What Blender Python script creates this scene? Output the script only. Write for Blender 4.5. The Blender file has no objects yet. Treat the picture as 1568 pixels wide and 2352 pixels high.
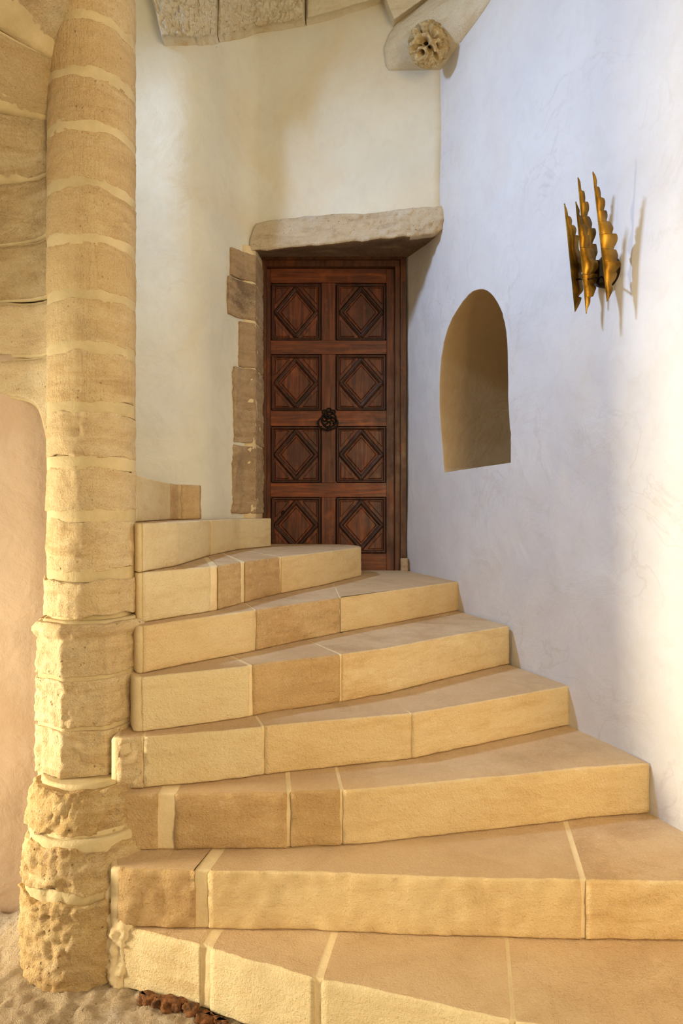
import bpy, bmesh, math, random
from mathutils import Vector, noise
random.seed(7)
C = bpy.context.scene.collection
sc = bpy.context.scene
R = 0.18                      # one riser, metres
EYE = 8.15 * R                # camera height above the floor
F = 1500.0                    # focal length in pixels of a 1568 x 2352 frame

# ------------------------------------------------------------------ camera, world, lights
cam = bpy.data.cameras.new('camera'); co = bpy.data.objects.new('camera', cam); C.objects.link(co)
co.location = (0, 0, EYE); co.rotation_euler = (math.pi / 2, 0, 0)
cam.sensor_fit = 'VERTICAL'; cam.sensor_height = 36.0; cam.lens = 36.0 * F / 2352.0
cam.clip_start = 0.02
sc.camera = co
sc.view_settings.view_transform = 'Standard'; sc.view_settings.look = 'None'
sc.view_settings.gamma = 1; sc.view_settings.use_curve_mapping = False
sc.view_settings.exposure = 0.6

w = bpy.data.worlds.new('world'); sc.world = w; w.use_nodes = True
w.node_tree.nodes['Background'].inputs[0].default_value = (1.0, 0.88, 0.68, 1)
w.node_tree.nodes['Background'].inputs[1].default_value = 0.26

def W(X, D, Z):               # riser units (right, away, above eye) -> world metres
    return Vector((X * R, D * R, EYE + Z * R))

def area(name, pos, target, sx, sy, power, col):
    l = bpy.data.lights.new(name, 'AREA'); l.shape = 'RECTANGLE'; l.size = sx; l.size_y = sy
    l.energy = power; l.color = col
    o = bpy.data.objects.new(name, l); C.objects.link(o)
    o.location = pos; o.rotation_euler = (Vector(target) - Vector(pos)).to_track_quat('-Z', 'Y').to_euler()
    return o
lw = area('stair_window_daylight', W(-12.0, 15.6, 15.5), W(5.2, 13.4, 4), 0.34, 0.60, 57, (0.50, 0.67, 1.0))
lw.data.spread = math.radians(98)
ls_ = area('side_door_daylight', W(-22, 10.2, -3), W(-4, 12.3, -4), 0.5, 1.3, 32, (1.0, 0.86, 0.60))
ls_.data.spread = math.radians(70)
area('entrance_daylight', W(10, -5, 4), W(-1, 16, -2), 1.5, 2.2, 68, (1.0, 0.74, 0.40))

# ------------------------------------------------------------------ materials
def lin(c):
    return tuple(((v / 255) / 12.92 if v / 255 <= 0.04045 else ((v / 255 + 0.055) / 1.055) ** 2.4) for v in c) + (1,)

class NT:
    def __init__(s, name):
        s.m = bpy.data.materials.new(name); s.m.use_nodes = True
        s.t = s.m.node_tree; s.b = s.t.nodes['Principled BSDF']
        s.geo = s.t.nodes.new('ShaderNodeNewGeometry')
    def L(s, a, b): s.t.links.new(a, b)
    def mapping(s, scale):
        n = s.t.nodes.new('ShaderNodeMapping'); n.inputs['Scale'].default_value = scale
        s.L(s.geo.outputs['Position'], n.inputs[0]); return n.outputs[0]
    def noise(s, scale, detail=4, rough=.6, vec=None, dist=0):
        n = s.t.nodes.new('ShaderNodeTexNoise'); n.inputs['Scale'].default_value = scale
        n.inputs['Detail'].default_value = detail; n.inputs['Roughness'].default_value = rough
        n.inputs['Distortion'].default_value = dist
        s.L(vec or s.geo.outputs['Position'], n.inputs['Vector']); return n.outputs['Fac']
    def vor(s, scale, vec=None, feature='F1'):
        n = s.t.nodes.new('ShaderNodeTexVoronoi'); n.inputs['Scale'].default_value = scale; n.feature = feature
        s.L(vec or s.geo.outputs['Position'], n.inputs['Vector']); return n.outputs['Distance']
    def ramp(s, fac, stops):
        n = s.t.nodes.new('ShaderNodeValToRGB'); e = n.color_ramp.elements
        while len(e) < len(stops): e.new(0.5)
        for k, (p, c) in enumerate(stops):
            e[k].position = p; e[k].color = c if len(c) == 4 else lin(c)
        s.L(fac, n.inputs[0]); return n.outputs[0]
    def g(s, fac, a, b):        # grey ramp a..b
        return s.ramp(fac, [(a, (0, 0, 0, 1)), (b, (1, 1, 1, 1))])
    def mix(s, fac, a, b, mode='MIX'):
        n = s.t.nodes.new('ShaderNodeMix'); n.data_type = 'RGBA'; n.blend_type = mode
        for sock, v in ((0, fac), (6, a), (7, b)):
            if isinstance(v, (float, int)): n.inputs[sock].default_value = v
            elif isinstance(v, tuple): n.inputs[sock].default_value = v if len(v) == 4 else lin(v)
            else: s.L(v, n.inputs[sock])
        return n.outputs[2]
    def math(s, op, a, b):
        n = s.t.nodes.new('ShaderNodeMath'); n.operation = op
        for k, v in ((0, a), (1, b)):
            if isinstance(v, (float, int)): n.inputs[k].default_value = v
            else: s.L(v, n.inputs[k])
        return n.outputs[0]
    def rand(s):
        n = s.t.nodes.new('ShaderNodeObjectInfo'); return n.outputs['Random']
    def bump(s, h, dist, strength=1.0, prev=None):
        n = s.t.nodes.new('ShaderNodeBump'); n.inputs['Distance'].default_value = dist
        n.inputs['Strength'].default_value = strength
        s.L(h, n.inputs['Height'])
        if prev: s.L(prev, n.inputs['Normal'])
        return n.outputs[0]
    def done(s, col, rough=0.9, nrm=None, metal=0.0, spec=0.25):
        if isinstance(col, tuple): s.b.inputs['Base Color'].default_value = lin(col)
        else: s.L(col, s.b.inputs['Base Color'])
        if isinstance(rough, (float, int)): s.b.inputs['Roughness'].default_value = rough
        else: s.L(rough, s.b.inputs['Roughness'])
        s.b.inputs['Metallic'].default_value = metal
        s.b.inputs['Specular IOR Level'].default_value = spec
        if nrm: s.L(nrm, s.b.inputs['Normal'])
        return s.m

def stone(name, light, mid, dark, stain=None, stain_amt=.5, pit=.5, tool=0.0, grain=.0025, rnd=.55):
    t = NT(name)
    bed = t.mapping((1, 1, 4.5))
    n1 = t.noise(5, 6, .62, bed, .6)
    col = t.ramp(n1, [(.3, dark), (.48, mid), (.68, light)])
    n2 = t.noise(2.2, 3, .5)
    col = t.mix(t.math('MULTIPLY', t.g(n2, .45, .7), .55), col, light)
    if stain:
        n3 = t.noise(3.6, 7, .65, None, .4)
        col = t.mix(t.math('MULTIPLY', t.g(n3, .52, .68), stain_amt), col, stain)
    vn = t.noise(3.1, 5, .6, t.mapping((1, 1, 3.2)), 1.1)
    vm = t.math('SUBTRACT', 1.0, t.g(t.math('ABSOLUTE', t.math('SUBTRACT', vn, .5), 0), 0.0, .012))
    col = t.mix(t.math('MULTIPLY', t.math('MULTIPLY', vm, t.g(t.noise(1.9, 2), .5, .6)), .55), col, dark)
    big = t.g(t.noise(1.7, 4, .6), .42, .66)
    col = t.mix(t.math('MULTIPLY', big, .5), col, mid, 'MULTIPLY')
    blot = t.g(t.noise(6.5, 6, .65, t.mapping((1, 1, 2)), .7), .54, .66)
    col = t.mix(t.math('MULTIPLY', blot, .3), col, dark)
    fine = t.noise(150, 3, .7)
    col = t.mix(t.math('MULTIPLY', t.g(fine, .35, .65), .22), col, (255, 240, 205))
    cav = t.noise(42, 6, .7)
    col = t.mix(t.math('MULTIPLY', t.g(cav, .58, .70), .35), col, dark)
    col = t.mix(t.math('MULTIPLY', t.math('SUBTRACT', 1.0, t.g(cav, .32, .44)), .25), col, (250, 240, 216))
    pts = t.vor(38, None)
    pm = t.g(pts, .02, .16)
    patch = t.g(t.noise(7, 2), .48, .62)
    pitm = t.math('MULTIPLY', t.math('SUBTRACT', 1.0, pm), patch)
    col = t.mix(t.math('MULTIPLY', pitm, pit), col, dark, 'MULTIPLY')
    # each stone slightly its own tone
    r = t.rand()
    col = t.mix(t.math('MULTIPLY', r, rnd), col, mid)
    nb = t.bump(t.noise(28, 8, .72), .014, .65)
    nb = t.bump(t.noise(75, 5, .7), .006, .7, nb)
    nb = t.bump(fine, grain, .8, nb)
    nb = t.bump(t.math('SUBTRACT', 1.0, pitm), .008, pit, nb)
    if tool:
        tv = t.mapping((1, 1, .08))
        nb = t.bump(t.noise(110, 2, .5, tv), .006, tool, nb)
    return t.done(col, .92, nb)

M = {}
M['riser'] = stone('limestone_riser', (244, 222, 174), (236, 208, 156), (216, 180, 122), (218, 188, 140), .35, pit=.25)
M['riser_brown'] = stone('limestone_brown', (230, 198, 146), (214, 178, 124), (184, 144, 94), (198, 164, 118), .5, pit=.5, grain=.004)
M['riser_pale'] = stone('limestone_pale', (246, 230, 190), (240, 220, 174), (222, 194, 144), (226, 208, 168), .3, pit=.15)
M['tread'] = stone('limestone_tread', (236, 208, 166), (224, 192, 148), (196, 160, 116), (212, 182, 150), .4, pit=.3, grain=.004)
M['newel'] = stone('limestone_newel', (246, 228, 188), (232, 206, 160), (196, 162, 114), (214, 198, 164), .5, pit=.9, tool=.0, grain=.005)
M['newel_tooled'] = stone('limestone_newel_tooled', (236, 214, 168), (222, 192, 142), (188, 154, 104), (206, 184, 146), .5, pit=.7, tool=.6, grain=.004)
M['newel_base'] = stone('limestone_newel_base', (240, 220, 172), (212, 178, 120), (168, 128, 76), (232, 218, 190), .6, pit=1.0, grain=.006)
M['vault'] = stone('limestone_vault', (222, 206, 168), (198, 172, 126), (154, 126, 84), (186, 178, 150), .6, pit=.45, tool=.3)
M['upper'] = stone('limestone_upper', (252, 246, 228), (242, 230, 200), (214, 184, 134), (230, 196, 140), .4, pit=.5, grain=.005)
M['jamb'] = stone('limestone_jamb', (222, 200, 166), (196, 166, 128), (146, 112, 80), (92, 72, 56), .8, pit=.9, tool=.3, grain=.005)
M['lintel'] = stone('limestone_lintel', (242, 230, 206), (222, 204, 172), (150, 116, 82), (236, 240, 242), .75, pit=.9, grain=.006)
M['floor'] = stone('rough_floor_stone', (224, 212, 190), (196, 174, 144), (150, 122, 90), (236, 236, 236), .85, pit=1.0, grain=.006)

def mortar_mat():
    t = NT('lime_mortar')
    col = t.ramp(t.noise(6, 5, .6), [(.35, (218, 196, 152)), (.6, (234, 214, 172))])
    nb = t.bump(t.noise(60, 5, .7), .006, .6)
    return t.done(col, .95, nb)
M['mortar'] = mortar_mat()
def mortar_grey():
    t = NT('grey_lime_mortar')
    col = t.ramp(t.noise(6, 5, .6), [(.35, (192, 174, 132)), (.6, (214, 196, 154))])
    nb = t.bump(t.noise(60, 5, .7), .006, .6)
    return t.done(col, .95, nb)
M['mortar_grey'] = mortar_grey()

def plaster(name, a, b, ochre, amt, vein=0.0):
    t = NT(name)
    col = t.mix(t.g(t.noise(1.6, 5, .6), .35, .65), a, b)
    oc = t.g(t.noise(1.15, 6, .62, None, .8), .5, .72)
    col = t.mix(t.math('MULTIPLY', oc, amt), col, ochre)
    streak = t.mapping((1.2, 1.2, .9))
    col = t.mix(t.math('MULTIPLY', t.g(t.noise(9, 6, .6, streak, 1.2), .46, .68), .12), col, (184, 176, 160))
    if vein:
        v = t.mapping((1, 1.0, 1.0))
        n = t.t.nodes.new('ShaderNodeTexNoise'); n.inputs['Scale'].default_value = 3.2; n.inputs['Detail'].default_value = 7
        n.inputs['Distortion'].default_value = 1.6; t.L(v, n.inputs['Vector'])
        d = t.math('ABSOLUTE', t.math('SUBTRACT', n.outputs['Fac'], .5), 0)
        m = t.math('SUBTRACT', 1.0, t.g(d, 0.0, .02))
        col = t.mix(t.math('MULTIPLY', t.math('MULTIPLY', m, t.g(t.noise(1.3, 2), .5, .62)), vein), col, (172, 160, 150))
    nb = t.bump(t.noise(3.5, 5, .55, None, .5), .03, .45)
    nb = t.bump(t.noise(11, 6, .6, t.mapping((1, 1, .9)), .8), .006, .5, nb)
    nb = t.bump(t.noise(220, 2, .6), .001, .6, nb)
    return t.done(col, .88, nb)
M['plaster'] = plaster('lime_plaster_warm', (228, 226, 210), (218, 216, 202), (222, 200, 160), .5)
M['plaster_pink'] = plaster('lime_plaster_pinkish', (228, 206, 184), (214, 190, 166), (200, 160, 118), .6)
M['plaster_white'] = plaster('lime_plaster_white', (222, 220, 218), (212, 210, 210), (216, 206, 188), .35, vein=.2)

def wood(name, a, b, c, horiz=False):
    t = NT(name)
    v = t.mapping((1, 1, .07) if not horiz else (.07, 1, 1))
    n = t.noise(42, 6, .62, v, .6)
    col = t.ramp(n, [(.3, a), (.5, b), (.72, c)])
    worn = t.g(t.noise(7, 8, .7), .56, .72)
    col = t.mix(t.math('MULTIPLY', worn, .5), col, (176, 96, 44))
    blot = t.g(t.noise(3, 3), .45, .65)
    col = t.mix(t.math('MULTIPLY', blot, .5), col, a)
    r = t.rand()
    col = t.mix(t.math('MULTIPLY', r, .3), col, a)
    nb = t.bump(n, .002, .5)
    nb = t.bump(t.noise(60, 4, .6), .001, .4, nb)
    return t.done(col, t.ramp(t.noise(11, 3), [(.3, (.34,) * 3 + (1,)), (.7, (.6,) * 3 + (1,))]), nb, 0, .45)
M['wood'] = wood('walnut', (50, 22, 9), (98, 46, 18), (146, 76, 30))
M['wood_h'] = wood('walnut_rail', (56, 26, 10), (114, 56, 22), (162, 86, 34), True)
M['wood_dark'] = wood('walnut_moulding', (32, 14, 7), (64, 30, 13), (98, 50, 22))
M['frame'] = wood('door_frame_wood', (56, 30, 14), (92, 52, 24), (116, 70, 34))

def brass():
    t = NT('torch_cut_brass')
    col = t.ramp(t.noise(9, 3, .5), [(.32, (84, 62, 20)), (.5, (150, 108, 32)), (.68, (196, 150, 58))])
    nb = t.bump(t.noise(45, 3), .002, .5)
    return t.done(col, .42, nb, .9, .5)
M['brass'] = brass()
t = NT('dark_brass'); M['brass_dark'] = t.done((58, 44, 24), .4, t.bump(t.noise(40), .001), .9)
t = NT('black_iron'); M['iron'] = t.done(t.ramp(t.noise(60), [(.35, (26, 22, 20)), (.65, (46, 38, 32))]), .5, t.bump(t.noise(120), .001), .7)
t = NT('dark_earth'); M['earth'] = t.done(t.ramp(t.noise(50), [(.35, (70, 48, 30)), (.65, (150, 100, 62))]), .95, t.bump(t.noise(90, 6), .008))

# ------------------------------------------------------------------ object helpers
def new(name, bm, mats, parent=None, smooth=True, origin=None):
    me = bpy.data.meshes.new(name)
    bmesh.ops.recalc_face_normals(bm, faces=bm.faces)
    if origin is None:
        xs = [v.co for v in bm.verts]
        origin = Vector((sum(v.x for v in xs) / len(xs), sum(v.y for v in xs) / len(xs), min(v.z for v in xs)))
    base = Vector((0, 0, 0))
    if parent is not None:
        base = parent.get('_w') and Vector(parent['_w']) or Vector((0, 0, 0))
    bmesh.ops.translate(bm, verts=bm.verts, vec=-origin)
    for f in bm.faces: f.smooth = smooth and len(f.verts) < 12
    bm.to_mesh(me); bm.free()
    for m in (mats if isinstance(mats, (list, tuple)) else [mats]): me.materials.append(m)
    o = bpy.data.objects.new(name, me); C.objects.link(o)
    if parent is not None: o.parent = parent
    o.location = origin - base
    o['_w'] = list(origin)
    return o
def empty(name, pos, parent=None):
    o = bpy.data.objects.new(name, None); C.objects.link(o)
    base = Vector(parent['_w']) if parent is not None else Vector((0, 0, 0))
    if parent is not None: o.parent = parent
    o.location = Vector(pos) - base; o['_w'] = list(pos); o.empty_display_size = .05
    return o
def tag(o, label, cat=None, group=None, kind=None):
    if label: o['label'] = label
    if cat: o['category'] = cat
    if group: o['group'] = group
    if kind: o['kind'] = kind
    return o

def fbm(p, s, o=4):
    return noise.fractal(p * s, 0.8, 2.1, o)

def resample(pts, step, closed=False):
    pts = [Vector(p) for p in pts]
    out = []
    n = len(pts)
    for i in range(n if closed else n - 1):
        a, b = pts[i], pts[(i + 1) % n]
        m = max(1, int(math.ceil((b - a).length / step)))
        for k in range(m): out.append(a.lerp(b, k / m))
    if not closed: out.append(pts[-1])
    return out

def prism(name, outline, z0, z1, mats, parent=None, rough=.03, fq=6, step=.12, bev=.06, top_mat=0, mask=None, pits=0.0,
          mould=None, tilt=0.0, rag=0.0):
    """solid stone with the plan outline (riser units, any order), from z0 to z1 above the eye; sides uneven, edges rounded"""
    a = sum(outline[i][0] * outline[(i + 1) % len(outline)][1] - outline[(i + 1) % len(outline)][0] * outline[i][1] for i in range(len(outline)))
    if a < 0: outline = outline[::-1]
    P = resample([(x, d) for x, d in outline], step, True)
    n = len(P)
    N = []
    for i in range(n):
        tdir = (P[(i + 1) % n] - P[i - 1]); tdir = tdir.normalized() if tdir.length > 1e-6 else Vector((1, 0))
        N.append(Vector((tdir.y, -tdir.x)))
    h = z1 - z0
    b = min(bev, h * .3)
    m = max(2, int((h - 2 * b) / step))
    rows = [(z0, b), (z0 + b * .3, b * .3), (z0 + b, 0)] + [(z0 + b + (h - 2 * b) * k / m, 0) for k in range(1, m)] + \
           [(z1 - b, 0), (z1 - b * .3, b * .3), (z1, b)]
    bm = bmesh.new(); grid = []
    for z, ins in rows:
        row = []
        for i in range(n):
            zz = z
            q = Vector((P[i].x, P[i].y, zz))
            k = mask(P[i]) if mask else 1.0
            d = rough * .55 * k * fbm(q, fq / 6.0 * 1.3) - ins * (1 if k > 0 else .3)
            d += rough * .6 * k * fbm(q + Vector((7, 3, 1)), fq * .6, 4)
            if ins: d += k * b * .5 * (fbm(q * 3 + Vector((1, 9, 4)), 1.1, 3))
            if pits:
                c = noise.cell_vector(q * 2.3); dd = (q * 2.3 - Vector((math.floor(q.x * 2.3), math.floor(q.y * 2.3), math.floor(q.z * 2.3))) - c * .6 - Vector((.2, .2, .2))).length
                if c.x > .45: d -= pits * k * max(0, 1 - dd / .28)
            if mould: d += mould(z)
            if rag:
                e = max(0, 1 - min(z - z0, z1 - z) / (h * .3)); sg = 1 if z - z0 < h / 2 else -1
                zz += sg * rag * e * (.8 + 1.6 * fbm(q * 1.0 + Vector((0, 0, 5 * sg)), 1.6, 4))
            row.append(bm.verts.new(W(P[i].x + N[i].x * d, P[i].y + N[i].y * d, zz)))
        grid.append(row)
    for r in range(len(grid) - 1):
        for i in range(n):
            j = (i + 1) % n
            bm.faces.new((grid[r][i], grid[r][j], grid[r + 1][j], grid[r + 1][i]))
    bm.faces.new(grid[0][::-1]); ft = bm.faces.new(grid[-1])
    o_mats = mats if isinstance(mats, (list, tuple)) else [mats]
    if top_mat: ft.material_index = top_mat
    o = new(name, bm, o_mats, parent)
    return o

# ------------------------------------------------------------------ plan of the steps
HT = {1: 7.15, 2: 6.15, 3: 5.12, 4: 4.17, 5: 3.12, 6: 2.2, 7: 1.2, 8: .22, 9: -.8, 10: -1.85, 11: -2.9}   # tread depth below the eye
FR = {   # riser lines read off as (bearing in the frame, scale)
 1: [(283, 133.5), (446, 138.7), (558, 143.8), (640, 146.6), (729, 150.5), (817, 152.6), (995, 158), (1155, 163.4), (2342, 190)],
 2: [(268, 133.2), (286, 133.6), (446, 134.2), (700, 134.6), (1000, 136.5), (1340, 137.6), (1778, 138.5)],
 3: [(262, 126.5), (400, 126.5), (640, 126), (830, 124.4), (1000, 121.3), (1180, 118), (1350, 114.5), (1490, 112.7)],
 4: [(268, 124.5), (331, 124), (500, 121), (640, 117.4), (800, 114), (945, 111), (1100, 104.7), (1308, 95.7)],
 5: [(318, 121.8), (331, 121.5), (550, 114), (640, 110), (790, 104.7), (900, 99.7), (1050, 90.5), (1169, 84)],
 6: [(325, 119.4), (450, 111), (550, 105), (640, 98.6), (785, 89), (920, 81), (1054, 72.6)],
 7: [(326, 116), (500, 103), (570, 94), (640, 86), (740, 77), (829, 67)],
 8: [(326, 116), (405, 104), (482, 84), (550, 72), (622, 66)],
 9: [(312, 110), (340, 98), (385, 84), (410, 79.5), (461, 77)],
}
def plan(px, q): return ((px - 784) / q, F / q)
def front(k, px):
    L = FR[k]
    for (a, qa), (b, qb) in zip(L, L[1:]):
        if px <= b or (b, qb) == L[-1]:
            u = max(0, min(1, (px - a) / (b - a)))
            A, B = Vector(plan(a, qa)), Vector(plan(b, qb))
            return A.lerp(B, u)
def frontline(k, a, b):
    pts = [front(k, a)] + [Vector(plan(p, q)) for p, q in FR[k] if a + 1 < p < b - 1] + [front(k, b)]
    return pts
def shifted(k, dx, dd): return [Vector(plan(p, q)) + Vector((dx, dd)) for p, q in FR[k]]
BK = {
 1: [Vector((-4.6, 12.6))] + shifted(2, 0, .5)[1:],
 2: [Vector((-4.6, 12.9))] + shifted(3, 0, .5)[1:],
 3: [Vector((-4.6, 12.9))] + shifted(4, -.1, .5)[1:],
 4: [Vector((-4.3, 12.9))] + shifted(5, -.2, .5)[1:],
 5: [Vector((-4.3, 13.1))] + shifted(6, -.25, .45)[1:],
 6: [Vector((-4.3, 13.2))] + shifted(7, -.3, .4)[1:-1] + [Vector((.2, 22.6)), Vector((.3, 24.55)), Vector((2.42, 24.55))],
 7: [Vector((-4.3, 13.4))] + shifted(8, -.45, .1)[1:-1] + [Vector((-2.95, 22.9)), Vector((-2.95, 24.55)), Vector((-.7, 24.5))],
 8: [Vector((-4.5, 13.7))] + [Vector((-4.95, 15.5)), Vector((-4.95, 18)), Vector((-4.8, 20.35)), Vector((-4.25, 20.9)), Vector((-3.7, 22.3)), Vector((-3.02, 23.2)), Vector((-2.66, 24.5))],
 9: [Vector((-5.0, 14.0)), Vector((-6.0, 17)), Vector((-6.9, 20.0))],
}
def along(L, u):
    ls = [(b - a).length for a, b in zip(L, L[1:])]; T = sum(ls); s = u * T
    for i, l in enumerate(ls):
        if s <= l or i == len(ls) - 1: return L[i].lerp(L[i + 1], min(1, s / l)), i
        s -= l
def square_u(k, px):
    """where a joint squared to the riser reaches the back of the step, as a fraction of the back line"""
    p = front(k, px); e = (front(k, px + 4) - front(k, px - 4)).normalized(); nn = Vector((-e.y, e.x))
    if k <= 2: nn = Vector((.2, 1)).normalized()
    L = BK[k]; T = sum((b - a).length for a, b in zip(L, L[1:])); acc = 0
    for a, b in zip(L, L[1:]):
        ab = b - a; den = ab.x * nn.y - ab.y * nn.x
        if abs(den) > 1e-9:
            w_ = ((p.x - a.x) * nn.y - (p.y - a.y) * nn.x) / den
            t_ = (a + ab * w_ - p).dot(nn)
            if 0 <= w_ <= 1 and t_ > 0: return (acc + w_ * ab.length) / T
        acc += ab.length
    return None
def backrange(k, u0, u1):
    L = BK[k]; a, i = along(L, u0); b, j = along(L, u1)
    return [a] + L[i + 1:j + 1] + [b]

stair = empty('spiral_staircase', W(-1, 12, -8.15))
tag(stair, 'honey limestone winding stair curling up round the pillar to the wooden door', 'staircase')
# stones of each step: (from px, to px, material); u = where the joint reaches the back
STONES = {
 1: [(286, 462, 'riser_pale'), (484, 722, 'riser_pale'), (738, 1180, 'riser_pale'), (1186, 2342, 'riser_pale')],
 2: [(272, 448, 'riser_brown'), (478, 1334, 'riser'), (1345, 1778, 'riser')],
 3: [(266, 362, 'riser_brown'), (402, 658, 'riser_brown'), (668, 781, 'riser_brown'), (787, 1490, 'riser')],
 4: [(271, 326, 'newel'), (330, 602, 'riser_pale'), (607, 943, 'riser'), (946, 1308, 'riser')],
 5: [(327, 572, 'riser_pale'), (580, 781, 'riser_brown'), (785, 1169, 'riser')],
 6: [(329, 584, 'riser'), (587, 779, 'riser_brown'), (781, 1054, 'riser')],
 7: [(327, 482, 'riser_pale'), (500, 552, 'riser_brown'), (562, 642, 'riser_brown'), (645, 829, 'riser')],
 8: [(327, 481, 'riser_pale'), (484, 622, 'riser_pale')],
 9: [(312, 392, 'riser_pale'), (394, 417, 'riser_brown'), (419, 461, 'riser_brown')],
}
ENDS = {7: [Vector((.68, 22.9)), Vector((.55, 23.5)), Vector((.2, 24.1)), Vector((-.2, 24.4))]}
order = ['lowest', 'second', 'third', 'fourth', 'fifth', 'sixth', 'seventh', 'eighth', 'ninth']
for k in range(1, 10):
    lo, hi = FR[k][0][0], FR[k][-1][0]
    zt, zb = -HT[k], (-HT[k - 1] if k > 1 else -8.2)
    F0 = [Vector(plan(p, q)) for p, q in FR[k]]
    def inset(pts, d):
        out = []
        for i, p in enumerate(pts):
            tdir = (pts[min(i + 1, len(pts) - 1)] - pts[max(i - 1, 0)]).normalized()
            out.append(p + Vector((-tdir.y, tdir.x)) * d)
        return out
    # mortar bed and core of the step, a little behind the stone faces
    fr = inset([Vector((F0[0].x - .12, F0[0].y + .02))] + F0, .03)
    if k in (7, 8): fr[-1] = fr[-1] + Vector((-.06, -.03))
    ends = [e + Vector((-.06, 0)) for e in ENDS.get(k, [])]
    core = prism('step', [tuple(p) for p in fr + ends + BK[k][::-1]], zb, zt - .008, M['mortar'], stair, rough=.006, step=.3, bev=.045)
    stl = STONES[k]
    tot = hi - lo
    for i, (a, b, m) in enumerate(stl):
        L = frontline(k, a, b)
        cum = lambda px: (front(k, px) - F0[0]).length / (F0[-1] - F0[0]).length
        u0, u1 = cum(a), cum(b)
        if k <= 5:
            v0, v1 = square_u(k, a), square_u(k, b)
            if v0 is not None: u0 = v0
            if v1 is not None: u1 = v1
        if k == 6 and i == 1: u1 = .62
        if k == 6 and i == 2: u0 = .625
        if k == 7:
            u0 = [0, .40, .50, .60][i]; u1 = [.385, .49, .595, 1][i]
        if i == 0: u0 = 0
        if i == len(stl) - 1: u1 = 1
        back = backrange(k, u0, u1)
        end = ENDS.get(k, []) if i == len(stl) - 1 else []
        outl = [tuple(p) for p in L + end + back[::-1]]
        FL = L
        def mask(p, FL=FL, end=end):
            d = 9
            for A, B in zip(FL + end, (FL + end)[1:]):
                AB = B - A; tt = max(0, min(1, (p - A).dot(AB) / AB.length_squared)) if AB.length_squared else 0
                d = min(d, (p - A - AB * tt).length)
            return 1.0 if d < .03 else 0.0
        rgh = {'riser_brown': .03, 'newel': .08}.get(m, .02)
        if k <= 2: rgh *= 1.4
        zz = zt + random.uniform(-.004, .004)
        prism('stone', outl, zb + .01, zz, [M[m], M['tread']], core, rough=rgh, fq=7, step=.1 if k > 1 else .12, bev=.04, top_mat=1, rag=0, mask=mask, pits=.06 if m == 'newel' else 0)

# further treads winding up behind the newel
NX, ND = -5.0, 13.1
for k in (10, 11):
    th0, th1 = math.radians(104 + (k - 10) * 16), math.radians(104 + (k - 9) * 16)
    def pt(th, r): return (NX + r * math.cos(th), ND + r * math.sin(th))
    core = prism('step', [pt(th0, .8), pt(th0, 7.1), pt((th0 + th1) / 2, 7.15), pt(th1 + .08, 7.1), pt(th1 + .08, .8)], -HT[k - 1], -HT[k] - .03, M['mortar'], stair, rough=.01, step=.4)
    prism('stone', [pt(th0 - .01, .8), pt(th0 - .01, 7.1), pt((th0 + th1) / 2, 7.15), pt(th1 + .08, 7.1), pt(th1 + .08, .8)], -HT[k - 1] + .01, -HT[k], [M['riser'], M['tread']], core, rough=.03, step=.25, top_mat=1)

# ------------------------------------------------------------------ newel
newel = empty('newel_column', W(NX, ND, -8.15))
tag(newel, 'weathered round stone newel pillar of stacked drums at the left', 'pillar')
def circ(r, n=40, squash=1.0, ox=0, oy=0): return [(NX + ox + r * math.cos(2 * math.pi * i / n), ND + oy + r * squash * math.sin(2 * math.pi * i / n)) for i in range(n)]
va = math.atan2(-13.1, 5.0)
def octa(r): return [(NX + r * math.cos(va + math.radians(14 + 45 * i)), ND + r * math.sin(va + math.radians(14 + 45 * i))) for i in range(8)]
JZ = [-2.07, -1.20, -.06, .93, 2.0, 3.12, 4.12, 5.17, 6.2, 7.3, 8.3, 9.35, 10.4]
def joint(z, out, half=.13, rg=.01): prism('mortar_joint', out, z - half, z + half, M['mortar_grey'], newel, rough=rg, step=.07, bev=.01, fq=10)
prism('mortar_core', circ(.76, 32), -2.1, 10.4, M['mortar_grey'], newel, rough=.012, step=.3)
for i, (a, b) in enumerate(zip(JZ, JZ[1:])):
    m = 'newel' if i < 4 else 'newel_tooled'
    g0 = .06 if i < 5 else .045
    r = .838 + (.05 if i == 0 else 0) + random.uniform(-.004, .004)
    prism('drum', circ(r, 36), a + g0, b - g0, M[m], newel, rough=.02 if i > 3 else .035, fq=9, step=.06, bev=.012, pits=.06 if i in (0, 1, 2, 3) else .012, rag=.05)
    if i: joint(a, circ(.83, 40))
prism('mortar_core', octa(.93), -5.0, -2.05, M['mortar_grey'], newel, rough=.02, step=.2)
def ring(z): return .10 * math.exp(-((z + 2.22) / .09) ** 2) - .05 * math.exp(-((z + 2.42) / .05) ** 2)
for a, b, r in ((-3.08, -2.09, 1.04), (-4.02, -3.13, 1.05), (-4.96, -4.06, 1.05)):
    prism('drum', octa(r), a, b, M['newel'], newel, rough=.06, fq=12, step=.05, bev=.02, pits=.06, rag=.02, mould=ring if a == -3.08 else None)
    joint(a, octa(1.0), .09)
prism('mortar_core', circ(1.0, 32, 1, .18, -.3), -6.0, -4.95, M['mortar_grey'], newel, rough=.03, step=.25)
prism('mortar_core', circ(1.1, 32, 1, .28, -.65), -8.3, -5.75, M['mortar_grey'], newel, rough=.03, step=.25)
joint(-5.79, circ(1.09, 44, 1, .25, -.52), .12, .06); joint(-6.67, circ(1.19, 44, 1, .28, -.65), .14, .06)
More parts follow.
